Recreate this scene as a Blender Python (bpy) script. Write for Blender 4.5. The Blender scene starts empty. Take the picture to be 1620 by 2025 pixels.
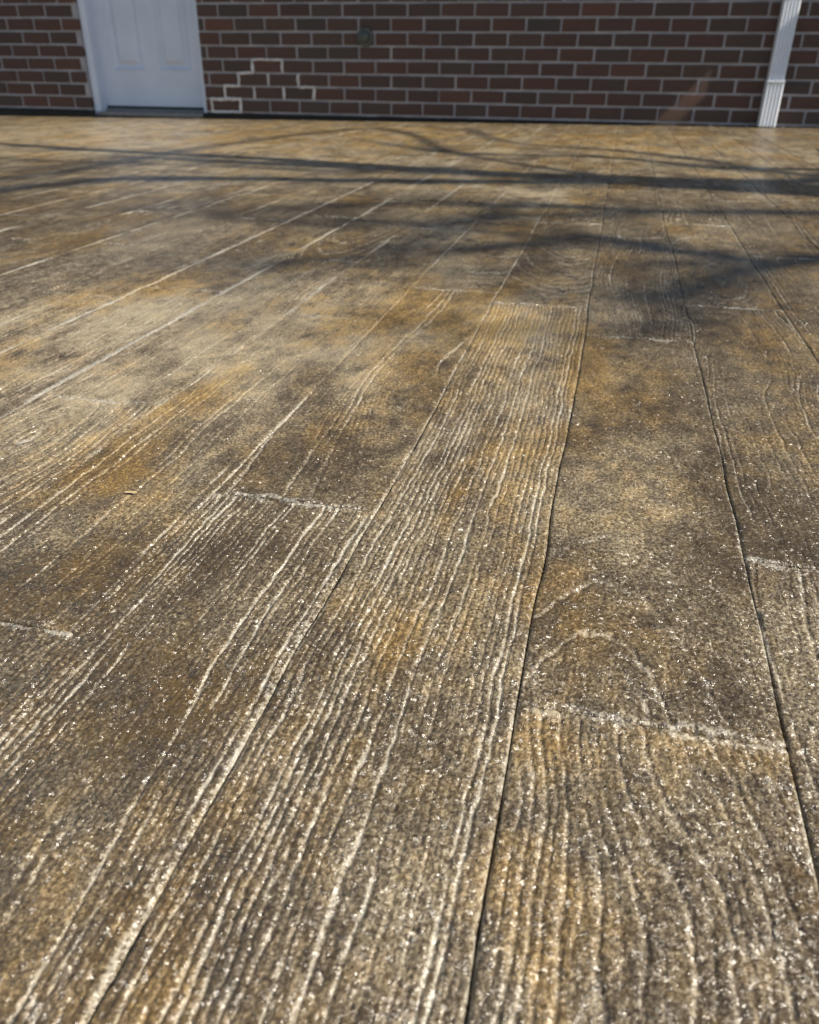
import bpy, bmesh, math, random
import numpy as np
from mathutils import Vector, Matrix, Quaternion

random.seed(11)
scene = bpy.context.scene
COL = scene.collection
R = math.radians

# ------------------------------------------------------------------ camera
cd = bpy.data.cameras.new('camera')
cam = bpy.data.objects.new('camera', cd); COL.objects.link(cam)
FW = Vector((-0.19099208, 0.84854583, -0.49344909)); RT = Vector((0.97443237, 0.22450453, 0.00890368)); UP = Vector((-0.11833674, 0.47913223, 0.86972911))
CAMZ = 0.3219
m = Matrix.Identity(4)
for i in range(3):
    m[i][0], m[i][1], m[i][2] = RT[i], UP[i], -FW[i]
m[2][3] = CAMZ
cam.matrix_world = m
cd.sensor_fit = 'HORIZONTAL'; cd.sensor_width = 36.0; cd.lens = 34.80
cd.clip_start = 0.02; cd.clip_end = 2000
cd.dof.use_dof = True; cd.dof.focus_distance = 0.58; cd.dof.aperture_fstop = 14.0; cd.dof.aperture_blades = 0
scene.camera = cam

# ------------------------------------------------------------------ sky, sun, exposure
SUN_EL = R(45.0); SUN_AZ = R(-12.5)          # azimuth counted from +X towards +Y
S = Vector((math.cos(SUN_EL) * math.cos(SUN_AZ), math.cos(SUN_EL) * math.sin(SUN_AZ), math.sin(SUN_EL)))
world = bpy.data.worlds.new('World'); scene.world = world; world.use_nodes = True
wn = world.node_tree.nodes; wl = world.node_tree.links
bg = wn['Background']
sky = wn.new('ShaderNodeTexSky'); sky.sky_type = 'NISHITA'; sky.sun_disc = False
sky.sun_elevation = SUN_EL; sky.sun_rotation = math.atan2(S.x, S.y)
sky.air_density = 1.0; sky.dust_density = 0.3; sky.ozone_density = 1.0
wl.new(sky.outputs[0], bg.inputs[0]); bg.inputs[1].default_value = 0.085
sd = bpy.data.lights.new('sun', 'SUN'); sd.energy = 5.0; sd.angle = R(0.53); sd.color = (1.0, 0.915, 0.77)
sun = bpy.data.objects.new('sun', sd); COL.objects.link(sun)
sun.rotation_euler = S.to_track_quat('Z', 'Y').to_euler(); sun.location = S * 30
vs = scene.view_settings
vs.view_transform = 'Standard'; vs.look = 'None'; vs.exposure = 0.48; vs.gamma = 1.0; vs.use_curve_mapping = False
scene.render.engine = 'CYCLES'
scene.cycles.use_denoising = True
scene.cycles.max_bounces = 6
scene.cycles.blur_glossy = 0.0
scene.cycles.caustics_reflective = False; scene.cycles.caustics_refractive = False
scene.cycles.sample_clamp_indirect = 6.0

# ------------------------------------------------------------------ helpers
def link(o, parent=None):
    COL.objects.link(o)
    if parent is not None:
        o.parent = parent
    return o

def mesh_obj(name, verts, faces, mat, parent=None, smooth=False):
    me = bpy.data.meshes.new(name)
    me.from_pydata([tuple(v) for v in verts], [], faces)
    me.update()
    if mat is not None:
        me.materials.append(mat)
    if smooth:
        me.polygons.foreach_set('use_smooth', [True] * len(me.polygons))
    return link(bpy.data.objects.new(name, me), parent)

def bm_obj(name, bm, mat, parent=None, smooth=False):
    me = bpy.data.meshes.new(name); bm.to_mesh(me); bm.free()
    me.materials.append(mat)
    if smooth:
        me.polygons.foreach_set('use_smooth', [True] * len(me.polygons))
    return link(bpy.data.objects.new(name, me), parent)

def add_box(bm, x0, x1, y0, y1, z0, z1, bevel=0.0, seg=1):
    r = bmesh.ops.create_cube(bm, size=1.0)
    for v in r['verts']:
        v.co = Vector(((x0 + x1) / 2 + v.co.x * (x1 - x0), (y0 + y1) / 2 + v.co.y * (y1 - y0), (z0 + z1) / 2 + v.co.z * (z1 - z0)))
    if bevel > 0:
        es = list({e for v in r['verts'] for e in v.link_edges})
        bmesh.ops.bevel(bm, geom=es, offset=bevel, segments=seg, affect='EDGES', profile=0.5)
    return bm

def add_prism(bm, prof, z0, z1):
    """prof: list of (x, y); extruded along z"""
    a = [bm.verts.new((x, y, z0)) for x, y in prof]; b = [bm.verts.new((x, y, z1)) for x, y in prof]
    n = len(prof)
    for i in range(n):
        bm.faces.new((a[i], a[(i + 1) % n], b[(i + 1) % n], b[i]))
    bm.faces.new(list(reversed(a))); bm.faces.new(b)
    bmesh.ops.recalc_face_normals(bm, faces=bm.faces)
    return bm

def tag(o, label=None, cat=None, group=None, kind=None):
    for k, v in (('label', label), ('category', cat), ('group', group), ('kind', kind)):
        if v:
            o[k] = v
    return o

def empty(name, loc=(0, 0, 0)):
    o = bpy.data.objects.new(name, None); o.location = loc
    return link(o)

# ---- numpy noise
def _hash(ix, iy, seed):
    h = (ix.astype(np.int64) * 374761393 + iy.astype(np.int64) * 668265263 + int(seed) * 974634777) & 0xffffffff
    h = ((h ^ (h >> 13)) * 1274126177) & 0xffffffff
    h = ((h ^ (h >> 16)) * 2246822519) & 0xffffffff
    return ((h ^ (h >> 15)) & 0xffffff) / float(0xffffff)

def vnoise(x, y, seed):
    ix = np.floor(x); iy = np.floor(y)
    fx = x - ix; fy = y - iy
    fx = fx * fx * fx * (fx * (fx * 6 - 15) + 10); fy = fy * fy * fy * (fy * (fy * 6 - 15) + 10)
    a = _hash(ix, iy, seed); b = _hash(ix + 1, iy, seed); c = _hash(ix, iy + 1, seed); d = _hash(ix + 1, iy + 1, seed)
    return (a + (b - a) * fx) * (1 - fy) + (c + (d - c) * fx) * fy

def fbm(x, y, seed, octv=3):
    s = 0; a = 0.5; t = 0
    for k in range(octv):
        s = s + a * vnoise(x * 2 ** k, y * 2 ** k, seed + 17 * k); t += a; a *= 0.5
    return s / t

def sstep(a, b, x):
    t = np.clip((x - a) / (b - a), 0, 1)
    return t * t * (3 - 2 * t)

# ---- materials
class NT:
    def __init__(self, name):
        self.m = bpy.data.materials.new(name); self.m.use_nodes = True
        self.t = self.m.node_tree; self.n = self.t.nodes; self.b = self.n['Principled BSDF']
    def link(self, a, b):
        self.t.links.new(a, b)
    def _in(self, sock, v):
        if isinstance(v, bpy.types.NodeSocket):
            self.link(v, sock)
        elif v is not None:
            sock.default_value = v
    def coord(self, kind='Object'):
        return self.n.new('ShaderNodeTexCoord').outputs[kind]
    def mapping(self, vec, scale=(1, 1, 1), loc=(0, 0, 0), rot=(0, 0, 0)):
        k = self.n.new('ShaderNodeMapping'); self.link(vec, k.inputs[0])
        k.inputs['Scale'].default_value = scale; k.inputs['Location'].default_value = loc; k.inputs['Rotation'].default_value = rot
        return k.outputs[0]
    def noise(self, vec, scale, detail=2.0, rough=0.5, dist=0.0, color=False):
        k = self.n.new('ShaderNodeTexNoise'); self.link(vec, k.inputs['Vector'])
        k.inputs['Scale'].default_value = scale; k.inputs['Detail'].default_value = detail
        k.inputs['Roughness'].default_value = rough; k.inputs['Distortion'].default_value = dist
        return k.outputs[1 if color else 0]
    def voronoi(self, vec, scale, feature='F1', out=0, rand=1.0):
        k = self.n.new('ShaderNodeTexVoronoi'); k.feature = feature; self.link(vec, k.inputs['Vector'])
        k.inputs['Scale'].default_value = scale; k.inputs['Randomness'].default_value = rand
        return k.outputs[out]
    def ramp(self, fac, stops, interp='LINEAR'):
        k = self.n.new('ShaderNodeValToRGB'); self.link(fac, k.inputs[0]); cr = k.color_ramp; cr.interpolation = interp
        while len(cr.elements) < len(stops):
            cr.elements.new(0.5)
        for e, (p, c) in zip(cr.elements, stops):
            e.position = p; e.color = (c, c, c, 1) if isinstance(c, (int, float)) else (*c, 1)
        return k.outputs[0]
    def mix(self, fac, a, b, blend='MIX'):
        k = self.n.new('ShaderNodeMix'); k.data_type = 'RGBA'; k.blend_type = blend
        def c(v): return (*v, 1) if isinstance(v, tuple) and len(v) == 3 else v
        self._in(k.inputs[0], fac); self._in(k.inputs[6], c(a)); self._in(k.inputs[7], c(b))
        return k.outputs[2]
    def math(self, op, a, b=None, c=None, clamp=False):
        k = self.n.new('ShaderNodeMath'); k.operation = op; k.use_clamp = clamp
        self._in(k.inputs[0], a); self._in(k.inputs[1], b)
        if c is not None:
            self._in(k.inputs[2], c)
        return k.outputs[0]
    def bump(self, height, strength, dist, normal=None):
        k = self.n.new('ShaderNodeBump'); k.inputs['Strength'].default_value = strength; k.inputs['Distance'].default_value = dist
        self.link(height, k.inputs['Height'])
        if normal is not None:
            self.link(normal, k.inputs['Normal'])
        return k.outputs[0]
    def attr(self, name):
        k = self.n.new('ShaderNodeAttribute'); k.attribute_name = name
        return k.outputs['Fac']
    def objrandom(self):
        return self.n.new('ShaderNodeObjectInfo').outputs['Random']
    def set(self, **kw):
        for k, v in kw.items():
            self._in(self.b.inputs[k.replace('_', ' ')], (*v, 1) if isinstance(v, tuple) and len(v) == 3 else v)
        return self.m

def mat_patio():
    t = NT('stained_stamped_concrete')
    P = t.coord('Object')
    Pw = t.mapping(P, scale=(1.0, 0.5, 1.0))            # stains drawn out along the planks
    gro = t.attr('groove'); pl = t.attr('pale'); rnd = t.objrandom()
    n1 = t.noise(Pw, 6.0, 3, 0.62, 0.5)                  # ochre
    n2 = t.noise(t.mapping(Pw, loc=(7.3, 2.1, 0)), 9.0, 3, 0.62, 0.4)      # worn pale
    n4 = t.noise(t.mapping(Pw, loc=(-5.0, 4.0, 0)), 3.0, 2, 0.5)           # grey / brown fields
    n3 = t.noise(t.mapping(P, loc=(3.1, 9.7, 0), scale=(1, 0.7, 1)), 38.0, 3, 0.65)   # blotches of a few centimetres
    # crystalline mottling of one to four millimetres, with thread-like veins; calmer where worn smooth
    f1 = t.noise(t.mapping(P, scale=(1.0, 0.8, 1.0)), 390.0, 4, 0.74, 0.5)
    f2 = t.noise(t.mapping(P, loc=(1.3, 4.4, 0)), 250.0, 3, 0.6, 0.6)
    vein = t.math('SUBTRACT', 1.0, t.math('MULTIPLY', t.math('ABSOLUTE', t.math('SUBTRACT', f2, 0.5)), 9.0), clamp=True)
    dark = t.mix(t.ramp(n3, [(0.35, 0.0), (0.65, 1.0)]), (0.044, 0.0285, 0.013), (0.086, 0.057, 0.024))
    dark = t.mix(t.ramp(n4, [(0.40, 0.0), (0.60, 0.6)]), dark, (0.064, 0.047, 0.026))
    light = t.mix(t.ramp(n2, [(0.36, 0.0), (0.64, 1.0)]), (0.34, 0.27, 0.175), (0.45, 0.37, 0.24))
    och = t.math('MULTIPLY_ADD', t.math('SUBTRACT', n3, 0.5), 0.55, n1)
    och = t.math('MULTIPLY_ADD', t.attr('ochre'), 0.17, och)
    och = t.math('MULTIPLY_ADD', t.math('FRACT', t.math('MULTIPLY', rnd, 7.31)), 0.10, t.math('SUBTRACT', och, 0.085))
    och = t.ramp(och, [(0.45, 0.0), (0.72, 1.0)])
    och2 = t.math('MULTIPLY', och, t.ramp(f1, [(0.36, 0.4), (0.6, 1.0)]))
    dark = t.mix(t.math('MULTIPLY', och, 0.8), dark, (0.125, 0.072, 0.018))
    light = t.mix(t.math('MULTIPLY', och2, 0.9), light, (0.46, 0.285, 0.075))
    calm = t.ramp(n3, [(0.30, 0.42), (0.62, 0.98)])
    fine = t.math('MULTIPLY_ADD', t.math('SUBTRACT', f1, 0.5), calm, 0.5)
    wear_glare = t.math('MULTIPLY_ADD', vein, 0.10, t.math('SUBTRACT', fine, 0.035))
    wear_glare = t.math('MULTIPLY_ADD', t.math('SUBTRACT', n2, 0.5), 0.27, wear_glare)
    wear_glare = t.math('MULTIPLY_ADD', t.math('SUBTRACT', n3, 0.5), 0.16, wear_glare)
    wear_glare = t.math('MULTIPLY_ADD', t.math('SUBTRACT', n4, 0.5), 0.14, wear_glare)
    wear_glare = t.math('MULTIPLY_ADD', t.math('SUBTRACT', rnd, 0.5), 0.030, wear_glare)
    wear_glare = t.math('MULTIPLY_ADD', gro, 0.09, wear_glare)
    wear_glare = t.math('MULTIPLY_ADD', t.math('MULTIPLY', t.attr('tone'), t.ramp(n3, [(0.32, 0.35), (0.64, 1.0)])), 0.19, wear_glare)  # tone holds worn patches and glare painted into the distance
    wear_glare = t.math('MULTIPLY_ADD', t.math('MINIMUM', pl, 0.0), 0.16, wear_glare)
    k = t.ramp(wear_glare, [(0.43, 0.0), (0.53, 0.22), (0.62, 0.66), (0.74, 1.0)])
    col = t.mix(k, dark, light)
    # pale lips of joints and grain: bare concrete plus painted sunlit sheen, crumbling edges
    pale = t.math('MULTIPLY_ADD', t.math('SUBTRACT', fine, 0.5), 2.6, pl)
    pale = t.math('MULTIPLY_ADD', t.math('SUBTRACT', n3, 0.5), 0.5, pale)
    pale = t.ramp(pale, [(0.32, 0.0), (0.62, 0.75), (1.0, 1.0)])
    pcol = t.mix(n2, (0.40, 0.365, 0.29), (0.51, 0.47, 0.385))
    pcol = t.mix(t.math('MULTIPLY', och, 0.5), pcol, (0.47, 0.33, 0.14))
    col = t.mix(pale, col, pcol)
    cry = t.noise(P, 560.0, 2, 0.62, 0.0)
    cn = t.bump(cry, 1.0, BUMP)
    # sealer sits as tiny facets, each tilted its own way: these catch the sun one by one
    def facets(scale, off):
        v = t.n.new('ShaderNodeTexVoronoi'); v.feature = 'F1'; v.inputs['Scale'].default_value = scale
        t.link(t.mapping(P, loc=(off, off * 0.7, 0)), v.inputs['Vector'])
        return v.outputs['Color']
    def tilted(scale, off, amount):
        return _tilt(facets(scale, off), amount)
    def _tilt(c1, amount):
        sep = t.n.new('ShaderNodeSeparateColor'); t.link(c1, sep.inputs[0])
        w_ = t.n.new('ShaderNodeTexWhiteNoise'); w_.noise_dimensions = '3D'; t.link(c1, w_.inputs['Vector'])
        s2 = t.n.new('ShaderNodeSeparateColor'); t.link(w_.outputs['Color'], s2.inputs[0])
        cb = t.n.new('ShaderNodeCombineXYZ')
        for q in range(2):
            t.link(t.math('SUBTRACT', t.math('ADD', sep.outputs[q], s2.outputs[q]), 1.0), cb.inputs[q])
        va = t.n.new('ShaderNodeVectorMath'); va.operation = 'MULTIPLY_ADD'; t.link(cb.outputs[0], va.inputs[0]); am = t.math('MULTIPLY_ADD', sep.outputs[2], amount, amount * 0.55)
        cb2 = t.n.new('ShaderNodeCombineXYZ'); t.link(am, cb2.inputs[0]); t.link(am, cb2.inputs[1]); t.link(cb2.outputs[0], va.inputs[1])
        t.link(cn, va.inputs[2])
        vn = t.n.new('ShaderNodeVectorMath'); vn.operation = 'NORMALIZE'; t.link(va.outputs[0], vn.inputs[0])
        return vn.outputs[0]
    nc = tilted(470.0, 0.0, 0.70); nb_ = tilted(640.0, 0.31, 0.38)
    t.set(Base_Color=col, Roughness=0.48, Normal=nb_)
    t.b.inputs['Specular IOR Level'].default_value = 0.25
    t.link(t.math('MULTIPLY_ADD', t.math('MAXIMUM', gro, pl), 0.7, 0.62, clamp=True), t.b.inputs['Coat Weight'])
    t.b.inputs['Coat Roughness'].default_value = 0.20
    t.b.inputs['Coat IOR'].default_value = 1.7
    t.link(nc, t.b.inputs['Coat Normal'])
    return t.m
BUMP = 0.0011; FACET = 0.95

def mat_simple(name, col, rough=0.7, var=0.15, scale=12.0, bump=0.0, bscale=60.0, spec=0.4):
    t = NT(name); P = t.coord('Object')
    n = t.noise(P, scale, 4, 0.6)
    lo = tuple(c * (1 - var) for c in col); hi = tuple(min(1, c * (1 + var)) for c in col)
    t.set(Base_Color=t.mix(t.ramp(n, [(0.3, 0.0), (0.7, 1.0)]), lo, hi), Roughness=rough)
    t.b.inputs['Specular IOR Level'].default_value = spec
    if bump:
        t.set(Normal=t.bump(t.noise(P, bscale, 3, 0.6), 0.7, bump))
    return t.m

def mat_brick():
    t = NT('red_brown_brick'); P = t.coord('Object'); rnd = t.objrandom()
    base = t.ramp(rnd, [(0.0, (0.104, 0.066, 0.052)), (0.25, (0.125, 0.066, 0.050)), (0.45, (0.088, 0.060, 0.050)), (0.66, (0.110, 0.072, 0.056)), (0.85, (0.072, 0.062, 0.054)), (1.0, (0.150, 0.072, 0.052))])
    n = t.noise(P, 18.0, 4, 0.65)
    base = t.mix(t.ramp(n, [(0.35, 0.0), (0.75, 0.55)]), base, t.mix(rnd, (0.060, 0.047, 0.043), (0.095, 0.062, 0.054)))
    n2 = t.noise(P, 160.0, 3, 0.7)
    base = t.mix(t.ramp(n2, [(0.55, 0.0), (0.75, 0.35)]), base, (0.25, 0.17, 0.15))
    t.set(Base_Color=base, Roughness=0.88, Normal=t.bump(t.noise(P, 140.0, 4, 0.7), 0.8, 0.002))
    t.b.inputs['Specular IOR Level'].default_value = 0.25
    return t.m

def mat_ground():
    t = NT('winter_lawn'); P = t.coord('Object')
    n = t.noise(P, 0.8, 4, 0.6); n2 = t.noise(P, 25.0, 4, 0.7)
    c = t.mix(t.ramp(n, [(0.35, 0.0), (0.65, 1.0)]), (0.075, 0.085, 0.03), (0.13, 0.11, 0.055))
    c = t.mix(t.ramp(n2, [(0.4, 0.0), (0.7, 0.7)]), c, (0.05, 0.05, 0.02))
    t.set(Base_Color=c, Roughness=0.95, Normal=t.bump(n2, 1.0, 0.03))
    return t.m

M_PATIO = mat_patio()
M_SLAB = mat_simple('joint_concrete', (0.15, 0.115, 0.075), 0.85, 0.3, 40.0, 0.002, 300.0)
M_BRICK = mat_brick()
M_MORTAR = mat_simple('grey_mortar', (0.37, 0.35, 0.355), 0.92, 0.22, 9.0, 0.002, 180.0, 0.2)
M_PATCH = mat_simple('pale_repair_mortar', (0.62, 0.60, 0.58), 0.92, 0.3, 22.0, 0.002, 180.0, 0.2)
M_WHITE = mat_simple('white_paint', (0.66, 0.71, 0.81), 0.42, 0.05, 6.0)
M_DSPOUT = mat_simple('white_enamelled_aluminium', (0.78, 0.82, 0.88), 0.32, 0.05, 8.0)
M_SILL = mat_simple('grey_aluminium_threshold', (0.22, 0.21, 0.20), 0.5, 0.2, 30.0)
M_DARK = mat_simple('black_expansion_felt', (0.012, 0.012, 0.012), 0.95, 0.3, 60.0)
M_SWEEP = mat_simple('black_rubber_sweep', (0.03, 0.032, 0.03), 0.7, 0.2, 60.0)
M_PLATE = mat_simple('weathered_grey_green_metal', (0.095, 0.105, 0.09), 0.55, 0.25, 40.0)
M_ROOF = mat_simple('brown_shingle', (0.07, 0.055, 0.045), 0.95, 0.3, 8.0, 0.004, 90.0)
M_BARK = mat_simple('grey_brown_bark', (0.11, 0.085, 0.065), 0.95, 0.35, 14.0, 0.02, 40.0)
M_LEAF = mat_simple('dry_leaf', (0.55, 0.42, 0.22), 0.8, 0.2, 90.0)
M_SCRAP_DARK = mat_simple('black_scrap', (0.022, 0.018, 0.014), 0.7, 0.3, 90.0)
M_GROUND = mat_ground()

# ------------------------------------------------------------------ ground
gv = []; gf = []
mesh_obj('ground', [(-400, -400, -0.14), (400, -400, -0.14), (400, 400, -0.14), (-400, 400, -0.14)], [(0, 1, 2, 3)], M_GROUND)['kind'] = 'structure'

# ------------------------------------------------------------------ patio of stamped planks
WALL_Y = 5.431
PW = 0.1405          # plank pitch
U0 = -0.0145         # joint right of the camera's foot
UMIN, UMAX = -36, 16             # columns
VMIN, VMAX = -0.9, WALL_Y - 0.014
bm = bmesh.new()
add_box(bm, U0 + UMIN * PW, U0 + UMAX * PW, VMIN, VMAX - 0.006, -0.13, -0.0048)
patio = bm_obj('patio', bm, M_SLAB)
patio['kind'] = 'structure'
PANG = -0.0098096
patio.rotation_euler = (0, -0.0086, PANG)
patio.location = (0, 0, 0.0086)

# butt joints of the columns near the camera, read off the place; others run on with the same stamp length
LEN = 0.722
JOINT0 = {-3: 0.339, -2: 0.534, -1: 1.198, 0: 0.340, 1: 0.527, -4: 0.70, 2: 0.92, -5: 0.44, 3: 0.25}
# depth of the joint on the left of column k, and how pale its lip is
JD = {0: (0.0018, 0.50), -1: (0.0016, 0.62), 1: (0.0012, 0.50), -2: (0.0013, 0.60), 2: (0.0012, 0.55), -3: (0.0015, 0.6)}
LONG = {-1: 1.44}
def joint(k):
    if k in JD:
        return JD[k]
    r = _hash(np.array([k]), np.array([5]), 77)[0]
    return (0.0012 + 0.0010 * r, 0.85 - 0.3 * r)
def wob(k, v):
    return (vnoise(v * 3.1, v * 0 + k * 3.7, 31) - 0.5) * 0.006 + (vnoise(v * 14, v * 0 + k * 1.7, 32) - 0.5) * 0.0022

# style of single stamps near the camera: dens = share of grain lines, sp = spacing, wa = sideways warp, deep = depth, edge = more lines near the sides
STY = {(-1, 0): dict(pal=1.2, dens=0.80, sp=0.0056, wa=0.009, deep=1.0, edge=0.0, wl=0.45), (0, 0): dict(dens=0.56, sp=0.0058, wa=0.036, deep=0.8, wl=0.20, pal=0.7),
       (0, 1): dict(dens=0.28, sp=0.0066, wa=0.022, deep=0.8, wl=0.30, edge=0.10, cath=(0.035, 0.300, 0.34), fade=(0.345, 0.075)),
       (-2, 0): dict(pal=1.25, dens=0.60, sp=0.0055, wa=0.012, deep=0.95, edge=0.50, wl=0.40),
       (-2, 1): dict(dens=0.36, sp=0.0088, wa=0.022, deep=1.0, cath=(-0.150, 0.95, 0.16)), (-3, 0): dict(dens=0.46, sp=0.0064, wa=0.014, deep=0.9, edge=0.3),
       (-3, 1): dict(dens=0.36, sp=0.0075, wa=0.014, deep=0.9), (1, 0): dict(dens=0.46, sp=0.0070, wa=0.026, deep=0.8),
       (1, 1): dict(dens=0.42, sp=0.0072, wa=0.030, deep=0.8)}

def grain_layer(U, V, sn, sd_, sp, wa, wl, dens, edge, wbase, cath=None, fade=None):
    w1 = (fbm(V / wl, U / 0.10, sd_, 2) - 0.5) * 2 * wa
    w2 = (vnoise(V / 0.040, U / 0.014, sd_ + 3) - 0.5) * 0.0030 + (vnoise(V / 0.010, U / 0.004, sd_ + 4) - 0.5) * 0.0017
    if cath:            # nested arches round a knot
        q = np.sqrt((U + w1 - cath[0]) ** 2 + ((V - cath[1]) * cath[2]) ** 2)
        ph = (q + w2) / sp + (sd_ % 97) * 0.37
        sg = np.where(U > cath[0], 1, -1)
    else:
        ph = (U + w1 + w2) / sp + (sd_ % 97) * 0.37
        sg = 1
    idn = np.floor(ph); fr = ph - idn
    line = _hash(idn, idn * 0 + 3, sd_)
    along = vnoise(V / 0.16 + line * 31, idn * 1.7, sd_ + 8)
    short = vnoise(V / 0.030 + line * 57, idn * 2.3, sd_ + 12)
    field = fbm(V / 0.25, U / 0.06, sd_ + 21, 2)
    e = np.abs(sn - 0.5) * 2
    boost = 0.0 if fade is None else 0.30 * np.exp(-((V - fade[0]) / fade[1]) ** 2) - 0.14
    s = sstep(0.42, 0.78, boost + 0.42 * along + 0.34 * line + 0.13 * short + 0.85 * (field - 0.5) + (dens - 0.5) * 0.9 + edge * (e - 0.5) + 0.16)
    wv = wbase * (0.62 + 0.75 * line) + 0.20 * (vnoise(V / 0.022 + line * 11, idn, sd_ + 9) - 0.5)
    x = fr / np.maximum(wv, 0.12)
    x = np.where(sg > 0, x, np.where(x <= 1, 1 - x, x))
    d = np.where(x < 0.70, x / 0.70, np.clip((1 - x) / 0.30, 0, 1)); d = np.where(x > 1, 0, d)
    lit = s * np.clip(1.15 - np.abs(x - 0.42) / 0.50, 0, 1)  # sunward flank of each furrow, coloured paler as if sunlit
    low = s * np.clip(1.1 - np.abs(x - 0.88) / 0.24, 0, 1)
    return d * s * (0.6 + 0.6 * line), lit, line, short, low

def heights(k, j, U, V, va, vb, ua, ub, lod):
    """relief (m), groove mask and pale mask of stamp (k, j) on the grid U, V (patio coordinates, undistorted)"""
    sd_ = (k * 131 + j * 17) % 9973 + 5
    rs = np.random.RandomState(sd_)
    st = STY.get((k, j)) or dict(dens=rs.choice([0.32, 0.45, 0.6, 0.75]), sp=rs.uniform(0.0058, 0.0092), wa=rs.uniform(0.008, 0.028), deep=rs.uniform(0.8, 1.15), edge=rs.uniform(-0.1, 0.4), wl=rs.uniform(0.2, 0.45),
                                    cath=((ua + ub) / 2 + rs.uniform(-0.05, 0.05), rs.uniform(va, vb), rs.uniform(0.10, 0.3)) if rs.rand() < 0.3 else None)
    wl = st.get('wl', 0.28); sn = (U - ua) / (ub - ua)
    d, lit, line, short, low = grain_layer(U, V, sn, sd_, st['sp'], st['wa'], wl, st['dens'], st.get('edge', 0.0), 0.40, st.get('cath'), st.get('fade'))
    z = -d * 0.0013 * st['deep']
    if lod < 0.003:        # hair-fine second grain between the furrows
        d2, lit2, l2, s2, low2 = grain_layer(U, V, sn, sd_ + 301, st['sp'] * 0.52, st['wa'], wl, st['dens'] * 0.8, st.get('edge', 0.0), 0.55, st.get('cath'), st.get('fade'))
        z = z - d2 * 0.00045
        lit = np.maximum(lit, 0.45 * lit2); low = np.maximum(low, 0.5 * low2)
    # gentle unevenness
    z = z + (fbm(V / 0.06, U / 0.03, sd_ + 40, 3) - 0.5) * 0.0024 + (fbm(V / 0.010, U / 0.007, sd_ + 44, 2) - 0.5) * 0.0011
    # joints
    jl, pl = joint(k); jr, pr = joint(k + 1)
    el = U - ua; er = ub - U
    jl = jl * (0.65 + 0.7 * vnoise(V / 0.05, U * 0 + k, 811)); jr = jr * (0.65 + 0.7 * vnoise(V / 0.05, U * 0 + k + 1, 811))
    rag = (vnoise(V / 0.012, U * 0, sd_ + 50) - 0.5)
    z = z - jl * (1 - sstep(0.0, 0.0012 + 0.0008 * rag, el))
    wr = 0.0038 * (0.85 + 0.7 * (vnoise(V / 0.07, U * 0, sd_ + 51) - 0.5) + 0.35 * (vnoise(V / 0.009, U * 0, sd_ + 53) - 0.5)) * (0.75 + 0.25 * jr / 0.003) * (0.8 if k >= -3 else 1.5 + 0.9 * float(_hash(np.array([k]), np.array([7]), 3)[0]))
    z = z * sstep(0, 0.007, er) - jr * (1 - np.clip(er / wr, 0, 1))
    pale = pr * (1.0 if k >= -3 else 1.25) * np.clip(1.35 - er / wr, 0, 1) * (0.55 + 0.75 * vnoise(V / 0.03, U * 0, sd_ + 52))
    pale = pale * (0.30 + 0.95 * sstep(0.25, 0.7, vnoise(V / 0.22 + k * 3.3, U * 0 + k * 1.9, 833))) if k + 1 not in (-1, 0, 1) else pale
    # butt joints: rough, raised, pale ribs with a shallow cut
    for e, sg in ((V - va, 0.75), (vb - V, 1.0)):
        e2 = e + (vnoise(U / 0.011, U * 0, sd_ + 60) - 0.5) * 0.0045 + (vnoise(U / 0.004, V / 0.004, sd_ + 62) - 0.5) * 0.0030
        rib = np.exp(-((e2 - 0.0030) / 0.0034) ** 2) * (0.25 + 1.0 * vnoise(U / 0.018, e * 0, sd_ + 61)) * sg
        z = z + rib * 0.0011 - 0.0022 * (1 - sstep(0.0, 0.0018, e))
        pale = np.maximum(pale, 0.72 * rib)
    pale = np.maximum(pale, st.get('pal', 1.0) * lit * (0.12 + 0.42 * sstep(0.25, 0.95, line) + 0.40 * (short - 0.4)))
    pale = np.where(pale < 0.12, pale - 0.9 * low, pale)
    return z, np.clip(lit, 0, 1), np.clip(pale, -1, 1)

# where the stain took ochre and where wear and painted far glare pale it (+) or it is darker (-): centre u, v, radii, amount
OCHRE = [(-0.27, 0.30, 0.14, 0.17, -1.1), (-0.40, 0.45, 0.12, 0.12, -0.6), (0.09, 0.26, 0.06, 0.07, -0.5), (-0.523, 1.481, 0.103, 0.18, 1), (-0.406, 0.725, 0.037, 0.068, 1), (-0.695, 1.19, 0.049, 0.079, 0.7), (-0.432, 1.123, 0.089, 0.139, 0.8), (-0.19, 1.153, 0.123, 0.197, 1), (-0.226, 0.711, 0.045, 0.076, 0.5), (0.038, 0.762, 0.054, 0.12, 1), (0.077, 0.636, 0.046, 0.078, 0.7), (0.006, 0.983, 0.037, 0.123, 0.9), (-0.097, 0.566, 0.009, 0.034, 1.2), (-0.094, 0.378, 0.012, 0.044, 1.1), (-0.098, 0.259, 0.011, 0.033, 1.2), (-0.297, 0.424, 0.018, 0.024, 0.8), (0.002, 0.322, 0.016, 0.019, 1.1), (0.052, 0.408, 0.033, 0.03, 0.9), (0.133, 0.507, 0.014, 0.027, 1), (0.012, 0.218, 0.015, 0.033, 0.7), (-1.597, 4.29, 0.892, 0.735, 0.9), (0.061, 4.371, 0.478, 0.798, 0.8), (-0.003, 0.449, 0.02, 0.048, 0.5), (-0.414, 0.537, 0.039, 0.044, 0.8), (0.164, 0.819, 0.051, 0.146, 0.5), (-0.174, 0.539, 0.032, 0.041, 0.4), (0.125, 0.333, 0.015, 0.022, 0.6), (-0.204, 1.716, 0.123, 0.224, 0.6)]
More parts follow.
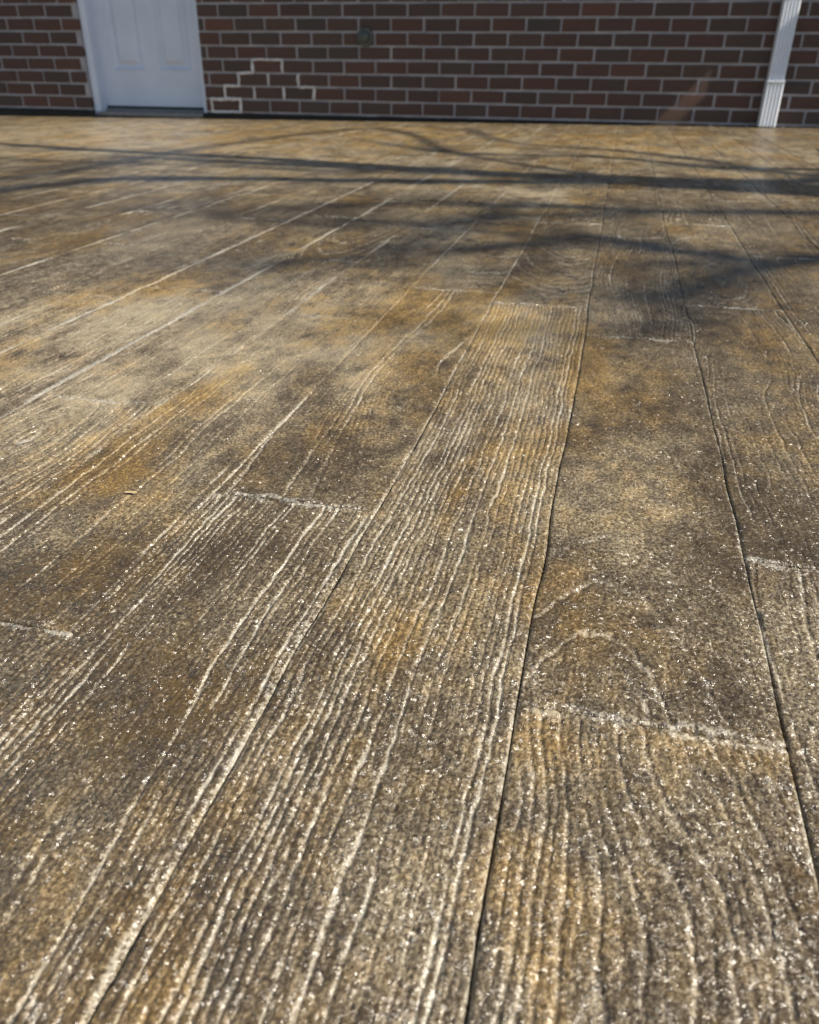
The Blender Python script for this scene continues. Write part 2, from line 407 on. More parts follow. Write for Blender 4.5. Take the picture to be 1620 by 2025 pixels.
TONE = [(-0.29, 0.29, 0.15, 0.19, -0.9), (-0.55, 0.95, 0.34, 0.42, 0.6), (-0.10, 1.00, 0.20, 0.25, 0.35), (-1.5, 3.9, 2.0, 1.1, 0.75), (-2.6, 3.2, 1.2, 0.5, 0.7), (0.3, 3.6, 0.7, 0.9, 0.5), (-0.9, 2.6, 0.7, 0.35, 0.5), (-0.634, 0.964, 0.136, 0.182, 0.9), (-0.56, 0.735, 0.088, 0.117, 0.8), (-0.463, 1.006, 0.102, 0.14, 0.6), (-0.322, 1.716, 0.073, 0.112, 1.2), (-0.2, 2.312, 0.12, 0.239, 0.9), (-2.959, 4.334, 0.684, 0.65, 0.9), (-1.069, 2.855, 0.207, 0.18, 0.8), (-0.108, 1.092, 0.062, 0.099, 0.8), (-0.127, 0.265, 0.028, 0.028, 0.7), (0.059, 0.613, 0.037, 0.065, 0.5), (-0.288, 0.912, 0.073, 0.095, 0.4), (-0.261, 0.286, 0.073, 0.059, -0.9), (-0.354, 0.383, 0.051, 0.044, -0.8), (-0.226, 0.455, 0.058, 0.052, -0.6), (-0.724, 1.847, 0.15, 0.203, -1), (-0.193, 0.601, 0.065, 0.058, -0.5), (0.085, 0.275, 0.034, 0.045, -0.3), (-0.192, 0.325, 0.035, 0.037, -0.6), (-1.105, 1.754, 0.208, 0.259, -0.8), (-0.881, 1.145, 0.081, 0.123, -0.6), (0.147, 0.617, 0.04, 0.092, -0.4), (-0.182, 0.898, 0.059, 0.054, -0.6), (-0.302, 0.575, 0.052, 0.056, -0.5)]

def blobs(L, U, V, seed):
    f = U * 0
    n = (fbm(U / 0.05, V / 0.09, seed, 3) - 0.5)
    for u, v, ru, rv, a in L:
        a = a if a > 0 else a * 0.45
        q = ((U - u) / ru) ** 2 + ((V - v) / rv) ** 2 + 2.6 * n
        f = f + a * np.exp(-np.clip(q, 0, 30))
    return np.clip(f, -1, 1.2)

def edge_grid(a, b, step, fine):
    n = max(2, int(round((b - a - 2 * fine[-1]) / step)))
    mid = np.linspace(a + fine[-1], b - fine[-1], n + 1)
    return np.concatenate([a + np.array(fine[:-1]), mid, b - np.array(fine[:-1])[::-1]])

def plank_arrays(k, j, va, vb, du, dv):
    ua = U0 + k * PW + 0.0006; ub = U0 + (k + 1) * PW - 0.0002
    fine = [0, 0.0007, 0.0016, 0.003, 0.005] if du < 0.005 else ([0, 0.0015, 0.005] if du < 0.012 else [0, 0.004, 0.009])
    us = edge_grid(ua, ub, du, fine)
    vs_ = edge_grid(va + 0.0004, vb - 0.0004, dv, [0, 0.0015, 0.0035, 0.006, 0.009] if dv < 0.02 else [0, 0.004, 0.009])
    U, V = np.meshgrid(us, vs_)
    z, lit, pale = heights(k, j, U, V, va, vb, ua, ub, du)
    s = (U - ua) / (ub - ua)
    X = U + wob(k, V) * (1 - s) + wob(k + 1, V) * s
    Y = V + (vnoise(U / 0.05, U * 0 + j * 3.1 + k, 71) - 0.5) * 0.004 * 0
    ny, nx = U.shape
    verts = np.stack([X, Y, z], -1).reshape(-1, 3)
    idx = np.arange(nx * ny).reshape(ny, nx)
    quads = np.stack([idx[:-1, :-1], idx[:-1, 1:], idx[1:, 1:], idx[1:, :-1]], -1).reshape(-1, 4)
    # skirt down into the slab
    ring = np.concatenate([idx[0, :], idx[1:, -1], idx[-1, -2::-1], idx[-2:0:-1, 0]])
    low = verts[ring].copy(); low[:, 2] = -0.011
    base = len(verts); n = len(ring); li = base + np.arange(n)
    sk = np.stack([ring, li, np.roll(li, -1), np.roll(ring, -1)], -1)
    verts = np.concatenate([verts, low]); quads = np.concatenate([quads, sk])
    lit = np.concatenate([lit.ravel(), np.zeros(n)]); pale = np.concatenate([pale.ravel(), pale.ravel()[ring] * 0.4])
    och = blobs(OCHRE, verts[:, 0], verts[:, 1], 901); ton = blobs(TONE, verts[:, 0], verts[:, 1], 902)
    return verts, quads, lit, pale, och, ton

def fast_mesh(name, verts, quads, lit, pale, och, ton, mat):
    me = bpy.data.meshes.new(name)
    me.vertices.add(len(verts)); me.vertices.foreach_set('co', verts.astype(np.float32).ravel())
    me.loops.add(quads.size); me.loops.foreach_set('vertex_index', quads.astype(np.int32).ravel())
    me.polygons.add(len(quads))
    me.polygons.foreach_set('loop_start', np.arange(0, quads.size, 4, dtype=np.int32))
    me.polygons.foreach_set('loop_total', np.full(len(quads), 4, dtype=np.int32))
    me.polygons.foreach_set('use_smooth', np.ones(len(quads), dtype=bool))
    for an, arr in (('groove', lit), ('pale', pale), ('ochre', och), ('tone', ton)):
        a = me.attributes.new(an, 'FLOAT', 'POINT'); a.data.foreach_set('value', arr.astype(np.float32))
    me.materials.append(mat); me.update(calc_edges=True)
    return me

LENSF = 34.80 / 36.0
def seen(u, v):
    """is a patio point inside the picture (with a margin)"""
    d = Vector((u + v * -PANG * 0 + 0, v, 0.0086 + 0.0086 * u)) - Vector((0, 0, CAMZ))
    z = d.dot(FW)
    if z < 0.05:
        return False
    return abs(d.dot(RT) / z * LENSF) < 0.53 and abs(d.dot(UP) / z * LENSF) < 0.66

cells = []
for k in range(UMIN, UMAX):
    if k in JOINT0:
        j0 = JOINT0[k]
    else:
        j0 = 0.36 + (0.30 if k % 2 else 0.0) + 0.22 * (_hash(np.array([k]), np.array([1]), 9)[0] - 0.5)
    # stamp index 0 ends at j0 when j0 is near; count so that index 0 is the nearest stamp before that joint
    v1 = j0; j = 0; first = LONG.get(k, LEN)
    if v1 - first > VMIN:
        v1 -= first; j -= 1
    while v1 - LEN > VMIN:
        v1 -= LEN; j -= 1
    a = VMIN
    while a < VMAX - 0.001:
        b = min(v1, VMAX)
        if b - a > 0.02:
            um = U0 + (k + 0.5) * PW
            vis = any(seen(U0 + (k + s) * PW, a + (b - a) * q) for s in (0, 0.5, 1) for q in (0, 0.25, 0.5, 0.75, 1))
            # nearest distance to the foot of the camera
            dist = math.hypot(um, max(a, 0.12) if b > 0.12 else b)
            cells.append((vis, dist, k, j, a, b))
        a = b; j += 1; v1 += (LONG.get(k, LEN) if j == 0 else LEN)
vis_cells = sorted([c for c in cells if c[0]], key=lambda c: c[1])
part_cells = vis_cells[:300]
rest_cells = vis_cells[300:] + [c for c in cells if not c[0]]
tri = 0
for vis, dist, k, j, a, b in part_cells:
    if dist < 0.62:
        du, dv = 0.0010, 0.0026
    elif dist < 1.1:
        du, dv = 0.0017, 0.0050
    elif dist < 2.0:
        du, dv = 0.0032, 0.010
    else:
        du, dv = 0.0062, 0.024
    arr = plank_arrays(k, j, a, b, du, dv)
    tri += 2 * len(arr[1])
    link(bpy.data.objects.new('plank', fast_mesh('plank', *arr, M_PATIO)), patio)
acc = [[], [], [], [], [], []]; off = 0
for vis, dist, k, j, a, b in rest_cells:
    arr = plank_arrays(k, j, a, b, 0.02, 0.12)
    for q, v_ in enumerate(arr):
        acc[q].append(v_ + off if q == 1 else v_)
    off += len(arr[0])
if acc[0]:
    me = fast_mesh('planks_beyond', *[np.concatenate(q) for q in acc], M_PATIO)
    tri += 2 * len(me.polygons)
    o = link(bpy.data.objects.new('planks_beyond', me), patio); o['kind'] = 'stuff'
print('PLANKS', len(part_cells), len(rest_cells), 'tris', tri)

# ------------------------------------------------------------------ house
house = empty('brick_house', (0, WALL_Y, 0))
tag(house, 'red brown brick house wall with white door and white downspout behind the patio', 'house')
HB = -0.13           # bottom of the wall
EAVE = 2.44
WX0, WX1 = -8.0, 6.0
BP, CP = 0.2032, 0.07543      # brick and course pitch
MJ = 0.0128
Z8 = 0.030           # bed joint under the lowest full course
DX0, DX1 = -3.480, -2.628     # door opening
DTOP = 2.08
WT = 0.24
# mortar body with the opening left free (three blocks)
MR = 0.005           # mortar sits this far behind the brick faces
bm = bmesh.new()
add_box(bm, WX0, DX0, MR, WT, HB, EAVE + 0.12); add_box(bm, DX1, WX1, MR, WT, HB, EAVE + 0.12); add_box(bm, DX0, DX1, MR, WT, DTOP, EAVE + 0.12)
add_box(bm, DX0, DX1, MR + 0.03, WT, HB, -0.012)
wall = bm_obj('wall', bm, M_MORTAR, house)

def brick_mesh(w, seed):
    rs = random.Random(seed); b = bmesh.new()
    add_box(b, -w / 2, w / 2, 0.0, 0.05, -(CP - MJ) / 2, (CP - MJ) / 2, 0.0022, 1)
    for v in b.verts:
        v.co.x += rs.uniform(-0.0009, 0.0009); v.co.z += rs.uniform(-0.0009, 0.0009); v.co.y += rs.uniform(-0.0006, 0.0006) if v.co.y < 0.02 else 0
    me = bpy.data.meshes.new('brick'); b.to_mesh(me); b.free(); me.materials.append(M_BRICK)
    return me
FULL = [brick_mesh(BP - MJ, i) for i in range(8)]
PHASE = -2.4858      # head joint in the eighth course above the bed joint
rowbricks = []
for row in range(-2, 34):
    zc = Z8 + (row + 0.5) * CP
    if zc - CP / 2 > EAVE + 0.05:
        break
    ph = PHASE + (0.0 if (row - 7) % 2 == 0 else BP / 2)
    n0 = int(math.floor((WX0 - ph) / BP))
    i = n0
    while True:
        xa = ph + i * BP + MJ / 2; xb = ph + (i + 1) * BP - MJ / 2; i += 1
        if xa > WX1:
            break
        segs = [(max(xa, WX0), min(xb, WX1))]
        if zc < DTOP:
            out = []
            for a, b in segs:
                if b <= DX0 or a >= DX1:
                    out.append((a, b))
                else:
                    if a < DX0 - 0.02: out.append((a, DX0 - 0.001))
                    if b > DX1 + 0.02: out.append((DX1 + 0.001, b))
            segs = out
        for a, b in segs:
            if b - a > 0.015:
                rowbricks.append((row, zc, a, b))
def wall_seen(x, z):
    d = Vector((x, WALL_Y, z)) - Vector((0, 0, CAMZ)); q = d.dot(FW)
    return abs(d.dot(RT) / q * LENSF) < 0.52 and d.dot(UP) / q * LENSF < 0.645
rest = bmesh.new(); nb = 0
rb = random.Random(3)
for row, zc, a, b in rowbricks:
    w = b - a; xc = (a + b) / 2
    jx = rb.uniform(-0.0016, 0.0016); jz = rb.uniform(-0.0010, 0.0010); jy = rb.uniform(-0.0016, 0.0012)
    if zc > -0.01 and nb < 300 and (wall_seen(a, zc - CP / 2) or wall_seen(b, zc - CP / 2)):
        me = rb.choice(FULL) if abs(w - (BP - MJ)) < 1e-4 else brick_mesh(w, nb)
        o = bpy.data.objects.new('brick', me); link(o, wall); nb += 1
        o.location = (xc + jx, jy, zc + jz); o.rotation_euler = (rb.uniform(-0.006, 0.006), rb.uniform(-0.006, 0.006), rb.uniform(-0.006, 0.006))
    else:
        add_box(rest, a, b, jy, 0.05, zc - (CP - MJ) / 2, zc + (CP - MJ) / 2)
o = bm_obj('bricks_beyond', rest, M_BRICK, wall); o['kind'] = 'stuff'
print('BRICKS', nb, len(rowbricks))

# black felt in the joint between house and patio
bm = bmesh.new()
add_box(bm, WX0, DX0 + 0.02, -0.0105, 0.006, HB, 0.021, 0.003); add_box(bm, DX0 + 0.0202, DX1 - 0.0202, -0.0095, 0.005, HB, -0.013, 0.003); add_box(bm, DX1 - 0.02, 0.27, -0.0105, 0.006, HB, 0.021, 0.003)
bm_obj('expansion_felt', bm, M_DARK, house)

# pale repointed joints low on the wall beside the door
def zbed(r): return Z8 + r * CP
def head(row, i): return PHASE + (0.0 if (row - 7) % 2 == 0 else BP / 2) + i * BP
def patch(x0, x1, z0, z1):
    """a smear of mortar along a joint, its edges ragged and its face uneven"""
    hor = (x1 - x0) > (z1 - z0)
    L = (x1 - x0) if hor else (z1 - z0); W = (z1 - z0) if hor else (x1 - x0)
    n = max(4, int(L / 0.008)); rows = []; b = bmesh.new(); ph = random.uniform(0, 50)
    for i in range(n + 1):
        s_ = i / n; taper = min(1.0, 0.55 + 4 * min(s_, 1 - s_))
        wob_ = lambda q: float(vnoise(np.array([s_ * L / 0.016 + ph]), np.array([q]), 5)[0]) - 0.5
        a_, b_ = -W / 2 * taper + W * 0.45 * wob_(1.0), W / 2 * taper + W * 0.45 * wob_(9.0)
        rows.append([])
        for f, y in ((0.0, 0.0022), (0.18, -0.0012), (0.5, -0.0026 + 0.002 * wob_(20.0)), (0.82, -0.0012), (1.0, 0.0022)):
            c = a_ + (b_ - a_) * f; l = (s_ - 0.5) * L
            rows[-1].append(b.verts.new(((x0 + x1) / 2 + (l if hor else c), y, (z0 + z1) / 2 + (c if hor else l))))
    for r0, r1 in zip(rows, rows[1:]):
        for q in range(4):
            b.faces.new((r0[q], r0[q + 1], r1[q + 1], r1[q]))
    bmesh.ops.recalc_face_normals(b, faces=b.faces)
    bm_obj('repointed_joint', b, M_PATCH, wall, True)
t_ = 0.009
ha = [head(r, 0) for r in range(8)]
def vjoint(row, x, t=t_): patch(x - t, x + t, zbed(row) + 0.003, zbed(row + 1) - 0.003)
def hjoint(r, x0, x1, t=t_): patch(x0, x1, zbed(r) - t, zbed(r) + t)

H0, H1 = PHASE, PHASE + BP / 2                       # head joints of odd / even courses near the door
xa, xb = H1 - BP, H1                                # the outlined brick of the lowest course
vjoint(0, xa, 0.011); vjoint(0, xb, 0.011); hjoint(0, xa - 0.011, xb + 0.011, 0.009); hjoint(1, xa - 0.011, xb + 0.011, 0.011)
vjoint(1, H0); hjoint(2, H0 - t_, H1 + t_); vjoint(2, H1, 0.0105); hjoint(3, H1 - t_, H0 + BP + t_); vjoint(3, H0 + BP, 0.012)
hjoint(4, H0 + BP - t_, H0 + 2 * BP + t_, 0.007); vjoint(3, H0 + 2 * BP, 0.0105); vjoint(2, H1 + 2 * BP, 0.0105)
hjoint(2, H1 + 2 * BP - t_, H0 + 3 * BP + t_, 0.008); vjoint(1, H0 + 3 * BP, 0.0125); vjoint(2, H1 + BP, 0.0075); vjoint(1, H0 + BP, 0.0085); vjoint(1, H0 + 2 * BP, 0.0085)

# ---- door
SY = 0.125                                           # slab face behind the brick face
sx0, sx1 = DX0 + 0.045, DX1 - 0.045
sz0, sz1 = 0.046, 2.035
cols = [(sx0 + 0.095, sx0 + 0.325), (sx1 - 0.325, sx1 - 0.095)]
rows_ = [(0.262, 0.86), (1.02, 1.60), (1.72, 1.93)]
bm = bmesh.new()
xs = [sx0, cols[0][0], cols[0][1], cols[1][0], cols[1][1], sx1]
for a, b in ((0, 1), (2, 3), (4, 5)):
    add_box(bm, xs[a], xs[b], SY, SY + 0.044, sz0, sz1)
zz = [sz0] + [z for r_ in rows_ for z in r_] + [sz1]
for c0, c1 in cols:
    for a in range(0, len(zz), 2):
        add_box(bm, c0, c1, SY + 0.0002, SY + 0.044, zz[a], zz[a + 1])
door = bm_obj('door', bm, M_WHITE, house)
def panel(x0, x1, z0, z1):
    b = bmesh.new(); rings = []
    for ins, y in ((0.0, 0.0), (0.004, -0.004), (0.010, 0.002), (0.022, 0.017), (0.034, 0.017), (0.056, 0.001), (0.060, 0.0)):
        rings.append([b.verts.new((x, SY + y, z)) for x, z in ((x0 + ins, z0 + ins), (x1 - ins, z0 + ins), (x1 - ins, z1 - ins), (x0 + ins, z1 - ins))])
    for r0, r1 in zip(rings, rings[1:]):
        for i in range(4):
            b.faces.new((r0[i], r0[(i + 1) % 4], r1[(i + 1) % 4], r1[i]))
    b.faces.new(rings[-1]); bmesh.ops.recalc_face_normals(b, faces=b.faces)
    bm_obj('door_panel', b, M_WHITE, door)
for c0, c1 in cols:
    for z0, z1 in rows_:
        panel(c0, c1, z0, z1)
bm = bmesh.new(); add_box(bm, sx0 + 0.003, sx1 - 0.003, SY - 0.004, SY + 0.03, 0.030, sz0 - 0.001, 0.002)
bm_obj('door_sweep', bm, M_SWEEP, door)
bm = bmesh.new(); bmesh.ops.create_uvsphere(bm, u_segments=20, v_segments=12, radius=0.027, matrix=Matrix.Translation((sx1 - 0.06, SY - 0.055, 0.94)))
bmesh.ops.create_cone(bm, cap_ends=True, segments=20, radius1=0.03, radius2=0.012, depth=0.045, matrix=Matrix.Translation((sx1 - 0.06, SY - 0.022, 0.94)) @ Matrix.Rotation(R(90), 4, 'X'))
bm_obj('door_knob', bm, M_SILL, door, True)
# frame: outer moulding, jambs and stop
bm = bmesh.new()
for x0, x1, sgn in ((DX0 + 0.0005, DX0 + 0.043, 1), (DX1 - 0.043, DX1 - 0.0005, -1)):
    prof = [(0, 0.062), (0, 0.036), (0.006, 0.030), (0.020, 0.030), (0.026, 0.037), (0.036, 0.040), (0.043, 0.047), (0.043, 0.062)]
    pts = [((DX0 + 0.0005 + u) if sgn > 0 else (DX1 - 0.0005 - u), y) for u, y in prof]
    b2 = bmesh.new(); add_prism(b2, pts, -0.006, DTOP - 0.001); me = bpy.data.meshes.new('t'); b2.to_mesh(me); b2.free(); bm.from_mesh(me); bpy.data.meshes.remove(me)
    jx0, jx1 = (DX0 + 0.001, DX0 + 0.036) if sgn > 0 else (DX1 - 0.036, DX1 - 0.001)
    add_box(bm, jx0, jx1, 0.0622, 0.20, -0.006, DTOP - 0.001)
    kx0, kx1 = (DX0 + 0.0362, DX0 + 0.0445) if sgn > 0 else (DX1 - 0.0445, DX1 - 0.0362)
    add_box(bm, kx0, kx1, 0.108, 0.1995, -0.006, DTOP - 0.002)
add_box(bm, DX0 + 0.0440, DX1 - 0.0440, 0.032, 0.199, 2.038, DTOP - 0.0015)
bm_obj('door_frame', bm, M_WHITE, house)
bm = bmesh.new(); add_box(bm, DX0 + 0.037, DX1 - 0.037, 0.006, 0.20, -0.012, 0.014, 0.004, 2); add_box(bm, DX0 + 0.046, DX1 - 0.046, 0.10, 0.18, 0.0142, 0.027, 0.004, 2)
bm_obj('door_sill', bm, M_SILL, house)

# ---- round cover on the wall
px_, pz_ = -1.530, 0.456
bm = bmesh.new()
bmesh.ops.create_cone(bm, cap_ends=True, segments=8, radius1=0.054, radius2=0.050, depth=0.016, matrix=Matrix.Translation((px_, -0.008, pz_)) @ Matrix.Rotation(R(90), 4, 'X') @ Matrix.Rotation(R(22.5), 4, 'Z'))
plate = bm_obj('cover_plate', bm, M_PLATE, house)
bm = bmesh.new()
bmesh.ops.create_cone(bm, cap_ends=True, segments=24, radius1=0.034, radius2=0.026, depth=0.020, matrix=Matrix.Translation((px_, -0.0265, pz_)) @ Matrix.Rotation(R(90), 4, 'X'))
bm_obj('lid', bm, M_PLATE, plate, True)

# ---- downspout: fluted rectangular pipe in two sleeves
def flute_profile(x0, x1, y0, y1, amp, n=4, r=0.009):
    p = [(x0, y1), (x0, y0 + r), (x0 + r * 0.3, y0 + r * 0.3), (x0 + r, y0)]
    a, b = x0 + r, x1 - r
    steps = n * 8
    for i in range(1, steps):
        u = i / steps
        p.append((a + (b - a) * u, y0 + amp * (0.5 - 0.5 * math.cos(2 * math.pi * n * u)) ** 1.5))
    p += [(x1 - r, y0), (x1 - r * 0.3, y0 + r * 0.3), (x1, y0 + r), (x1, y1)]
    return p
DXA, DXB = 0.820, 0.911
bm = bmesh.new(); add_prism(bm, flute_profile(DXA + 0.002, DXB - 0.002, -0.070, -0.006, 0.0105), 0.20, 1.95)
dsp = bm_obj('downspout', bm, M_DSPOUT, house)
bm = bmesh.new(); add_prism(bm, flute_profile(DXA - 0.001, DXB + 0.001, -0.074, -0.004, 0.0105), 0.022, 0.243)
bm_obj('lower_sleeve', bm, M_DSPOUT, dsp)
bm = bmesh.new(); add_box(bm, DXA - 0.0025, DXB + 0.0025, -0.0765, -0.003, 0.2432, 0.2540, 0.003, 2)
bm_obj('sleeve_rim', bm, M_DSPOUT, dsp)
bm = bmesh.new(); add_box(bm, DXA - 0.03, DXB + 0.03, -0.0735, -0.0705, 1.2, 1.225); add_box(bm, DXA - 0.032, DXA - 0.0285, -0.0704, 0.002, 1.2, 1.225); add_box(bm, DXB + 0.0285, DXB + 0.032, -0.0704, 0.002, 1.2, 1.225)
bm_obj('strap', bm, M_DSPOUT, dsp)
bm = bmesh.new(); vs4 = []
for y0, y1, z in ((-0.070, -0.006, 1.951), (-0.51, -0.44, 2.30), (-0.51, -0.44, 2.325)):
    vs4.append([bm.verts.new(p) for p in ((DXA, y0, z), (DXB, y0, z), (DXB, y1, z), (DXA, y1, z))])
for r0, r1 in zip(vs4, vs4[1:]):
    for i in range(4):
        bm.faces.new((r0[i], r0[(i + 1) % 4], r1[(i + 1) % 4], r1[i]))
bmesh.ops.recalc_face_normals(bm, faces=bm.faces)
bm_obj('elbow', bm, M_DSPOUT, dsp)

# ---- eaves: gutter in two runs, fascia, soffit, roof; gap between runs added to pass a sun streak
def gutter(x0, x1):
    b = bmesh.new(); th = 0.003
    add_box(b, x0, x1, -0.522, -0.4225, 2.330, 2.330 + th); add_box(b, x0, x1, -0.522, -0.522 + th, 2.3332, 2.44)
    add_box(b, x0, x0 + th, -0.5188, -0.4225, 2.3332, 2.43); add_box(b, x1 - th, x1, -0.5188, -0.4225, 2.3332, 2.43)
    bm_obj('gutter', b, M_DSPOUT, house)
gutter(WX0 - 0.3, 2.495); gutter(2.715, WX1 + 0.3)
bm = bmesh.new(); add_box(bm, WX0 - 0.3, WX1 + 0.3, -0.420, -0.40, 2.31, 2.455)
bm_obj('fascia', bm, M_WHITE, house)
bm = bmesh.new(); add_box(bm, WX0 - 0.3, WX1 + 0.3, -0.3998, -0.002, 2.36, 2.372)
bm_obj('soffit', bm, M_WHITE, house)
rz = lambda y: 2.47 + (y + 0.462) * 0.42
v = [(WX0 - 0.35, -0.462, rz(-0.462)), (WX1 + 0.35, -0.462, rz(-0.462)), (WX1 + 0.35, 3.6, rz(3.6)), (WX0 - 0.35, 3.6, rz(3.6))]
v2 = [(x, y, z + 0.025) for x, y, z in v]
mesh_obj('roof', v + v2, [(3, 2, 1, 0), (4, 5, 6, 7), (0, 1, 5, 4), (1, 2, 6, 5), (2, 3, 7, 6), (3, 0, 4, 7)], M_ROOF, house)

# ------------------------------------------------------------------ bare tree beside the patio; its limbs shade the planks
TB = Vector((5.7, 1.52, -0.16))
tree = empty('bare_tree', TB)
tag(tree, 'bare tree whose branch shadows stripe the patio in front of the wall', 'tree')
def tube_mesh(name, pts, rads, parent, segs=10, mat=M_BARK, jit=0.0, sub=4):
    P = [Vector(p) for p in pts]
    # Catmull-Rom refinement
    Q = []; RR = []
    for i in range(len(P) - 1):
        p0 = P[max(i - 1, 0)]; p1 = P[i]; p2 = P[i + 1]; p3 = P[min(i + 2, len(P) - 1)]
        for s in range(sub):
            t = s / sub
            Q.append(0.5 * ((2 * p1) + (p2 - p0) * t + (2 * p0 - 5 * p1 + 4 * p2 - p3) * t * t + (3 * p1 - p0 - 3 * p2 + p3) * t ** 3))
            RR.append(rads[i] * (1 - t) + rads[i + 1] * t)
    Q.append(P[-1]); RR.append(rads[-1])
    vv = []; ff = []
    for i, q in enumerate(Q):
        d = (Q[min(i + 1, len(Q) - 1)] - Q[max(i - 1, 0)]).normalized()
        a = d.orthogonal().normalized() if i == 0 else (pa - d * pa.dot(d)).normalized()
        pa = a; b = d.cross(a)
        for s in range(segs):
            th = 2 * math.pi * s / segs; r = RR[i] * (1 + random.uniform(-jit, jit))
            vv.append(q + (a * math.cos(th) + b * math.sin(th)) * r)
    for i in range(len(Q) - 1):
        for s in range(segs):
            s2 = (s + 1) % segs
            ff.append((i * segs + s, i * segs + s2, (i + 1) * segs + s2, (i + 1) * segs + s))
    ff.append(tuple(range(segs - 1, -1, -1))); ff.append(tuple((len(Q) - 1) * segs + s for s in range(segs)))
    if parent is None:
        return vv, ff, Q, RR
    o = mesh_obj(name, [p - TB for p in vv], ff, mat, parent, True)
    return o, Q, RR
tube_mesh('trunk', [TB, TB + Vector((0.02, 0, 0.5)), TB + Vector((-0.03, 0.02, 1.8)), TB + Vector((0.02, -0.02, 3.2)), TB + Vector((-0.02, 0.0, 4.6)), TB + Vector((0.05, -0.05, 6.2)), TB + Vector((0.25, -0.2, 8.2))],
          [0.27, 0.20, 0.17, 0.155, 0.13, 0.09, 0.03], tree, 14, jit=0.05)
# limbs: foot points of their shadows on the patio, lifted along the sun's rays (t = metres up the ray), thickness
LIMBS = [
 (4.4, [(0.83, 2.60), (0.613, 2.687), (0.311, 2.782), (0.004, 2.814), (-0.324, 2.835), (-0.67, 2.92), (-1.337, 3.117), (-1.687, 3.177), (-2.079, 3.262), (-2.702, 3.441), (-3.413, 3.627)], 7.0, 9.2, 0.085, 0.038),
 (4.1, [(0.809, 2.49), (0.594, 2.56), (0.3, 2.63), (0.005, 2.69), (-0.297, 2.63), (-0.589, 2.58), (-0.922, 2.53), (-1.247, 2.493), (-1.474, 2.427), (-1.60, 2.25), (-1.70, 2.05), (-1.85, 1.858)], 6.8, 8.3, 0.075, 0.030),
 (5.2, [(0.724, 2.225), (0.519, 2.216), (0.158, 2.147), (-0.038, 2.183), (-0.242, 2.161), (-0.505, 2.144), (-0.777, 1.977)], 9.5, 10.5, 0.045, 0.022),
 (3.3, [(0.579, 1.716), (0.404, 1.643), (0.293, 1.603), (0.206, 1.629), (0.068, 1.711), (-0.046, 1.785), (-0.178, 1.638), (-0.289, 1.523)], 6.3, 7.4, 0.040, 0.018),
 (5.6, [(0.715, 3.199), (0.348, 3.193), (-0.004, 3.472), (-0.4, 3.461), (-0.73, 3.559), (-1.075, 3.94)], 8.2, 9.5, 0.042, 0.02),
 (5.9, [(0.669, 2.971), (0.511, 3.151), (0.368, 3.406), (0.095, 3.708), (-0.476, 4.083), (-0.771, 4.876)], 8.4, 9.8, 0.040, 0.02),
]
limbs = []
for zt, pts, t0, t1, r0, r1 in LIMBS:
    n = len(pts)
    P = [Vector((x, y, 0.0)) + S * (t0 + (t1 - t0) * i / (n - 1)) for i, (x, y) in enumerate(pts)]
    r0 *= 0.95; r1 *= 1.0
    rr = [r0 + (r1 - r0) * i / (n - 1) for i in range(n)]
    st = TB + Vector((0, 0, zt)); mid = st.lerp(P[0], 0.55) + Vector((0, 0, -0.12))
    o, Q, RR = tube_mesh('limb', [st, mid] + P, [r0 * 1.35, r0 * 1.15] + rr, tree, 9, jit=0.04)
    limbs.append((Q, RR))
# forks that leave those limbs
FORKS = [
 (0, 5, [(-0.619, 3.50), (-1.02, 4.45), (-1.35, 4.75), (-1.56, 4.25), (-1.685, 3.656), (-1.738, 3.274), (-1.754, 2.785), (-1.80, 2.465), (-1.90, 2.126)], 8.2, 9.4, 0.026, 0.026),
 (3, 4, [(0.289, 1.581), (0.194, 1.496), (0.062, 1.296), (-0.03, 1.274), (-0.09, 1.26)], 10.5, 12.5, 0.024, 0.018),
 (3, 3, [(0.233, 1.466), (0.129, 1.255), (0.094, 1.137), (-0.02, 1.074), (-0.06, 1.06)], 9.5, 11.5, 0.025, 0.018),
 (0, 7, [(-0.521, 2.988), (-0.833, 2.789), (-1.249, 2.816), (-1.716, 2.841), (-2.028, 2.84), (-2.406, 2.904)], 10.0, 12.0, 0.025, 0.022),
 (2, 6, [(-0.395, 1.512), (-0.491, 1.434), (-0.576, 1.396), (-0.65, 1.319)], 13.0, 14.5, 0.035, 0.025),
 (2, 4, [(-0.10, 2.02), (-0.42, 1.86), (-0.62, 1.80), (-0.83, 1.83)], 12.0, 14.0, 0.03, 0.025),
]
for li, q, pts, t0, t1, r0, r1 in FORKS:
    n = len(pts)
    P = [Vector((x, y, 0.0)) + S * (t0 + (t1 - t0) * i / (n - 1)) for i, (x, y) in enumerate(pts)]
    o, Q, RR = tube_mesh('limb', [limbs[li][0][q * 4]] + P, [r0] + [r0 + (r1 - r0) * i / (n - 1) for i in range(n)], tree, 8, jit=0.04)
    limbs.append((Q, RR))
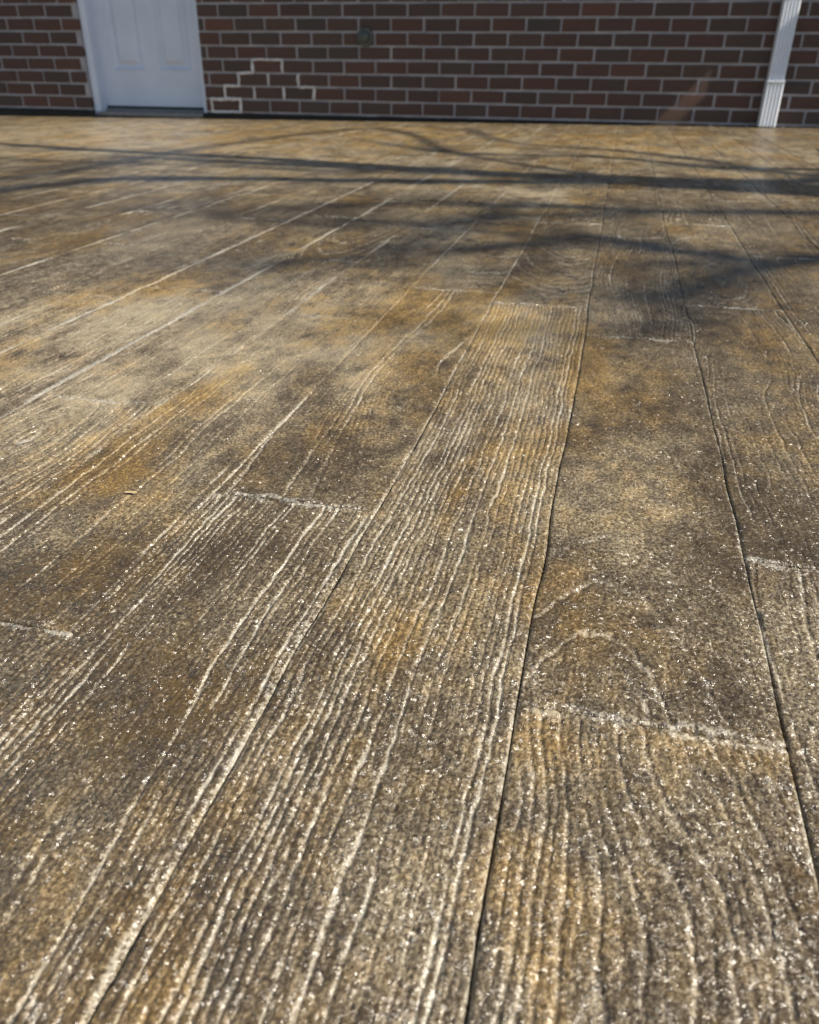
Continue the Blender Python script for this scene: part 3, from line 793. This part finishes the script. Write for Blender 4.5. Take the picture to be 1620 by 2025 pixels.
# twigs
vv = []; ff = []
rt = random.Random(5)
for Q, RR in limbs:
    for i in range(6, len(Q) - 1):
        for rep in range(2):
            if rt.random() < 0.4:
                d = (Q[i + 1] - Q[i]).normalized(); side = Vector((rt.uniform(-1, 1), rt.uniform(-1, 1), rt.uniform(-0.3, 1))).normalized()
                L = rt.uniform(0.25, 0.9); r = min(RR[i] * 0.45, rt.uniform(0.005, 0.013))
                p1 = Q[i] + (d * 0.6 + side * 0.8) * L * 0.5; p2 = p1 + (d * 0.8 + side * 0.4 + Vector((0, 0, rt.uniform(-0.1, 0.4)))) * L * 0.5
                a, b, _, _ = tube_mesh('', [Q[i], p1, p2], [r, r * 0.7, r * 0.35], None, 5, sub=2)
                o0 = len(vv); vv += [p - TB for p in a]; ff += [tuple(x + o0 for x in f) for f in b]
mesh_obj('crown', vv, ff, M_BARK, tree, True)['kind'] = 'stuff'

# ------------------------------------------------------------------ scraps lying on the patio
def patio_point(u, v, z=0.0):
    return patio.matrix_basis @ Vector((u, v, z))
def leaf(name, u, v, L, W, ang, mat, label, curl=0.3):
    n = 9; vs_ = []; fs = []
    for i in range(n):
        s = i / (n - 1); w = W * math.sin(math.pi * (0.06 + 0.88 * s)) ** 0.8 / 2
        zc = curl * L * (s - 0.5) ** 2 * 1.2 + 0.0012
        for kx, dz in ((-1, 0.25 * w), (0, 0.0), (1, 0.25 * w)):
            vs_.append((kx * w, (s - 0.5) * L, zc + dz)); 
    for i in range(n - 1):
        for k in range(2):
            a = i * 3 + k; fs.append((a, a + 1, a + 4, a + 3))
    o = mesh_obj(name, vs_, fs, mat, None, True)
    md = o.modifiers.new('thickness', 'SOLIDIFY'); md.thickness = 0.0006
    o.location = patio_point(u, v, 0.001); o.rotation_euler = (0, -0.0086, ang)
    tag(o, label, 'leaf')
leaf('leaf_scrap', -0.361, 0.514, 0.011, 0.0026, R(-78), M_LEAF, 'tiny straw coloured leaf scrap lying alone on the dark planks', 0.03)
leaf('dark_scrap', 0.812, 3.80, 0.075, 0.045, R(70), M_SCRAP_DARK, 'small black curled scrap at the edge of the patio near the downspout', 0.9)  # small dark piece, modelled with the leaf shape
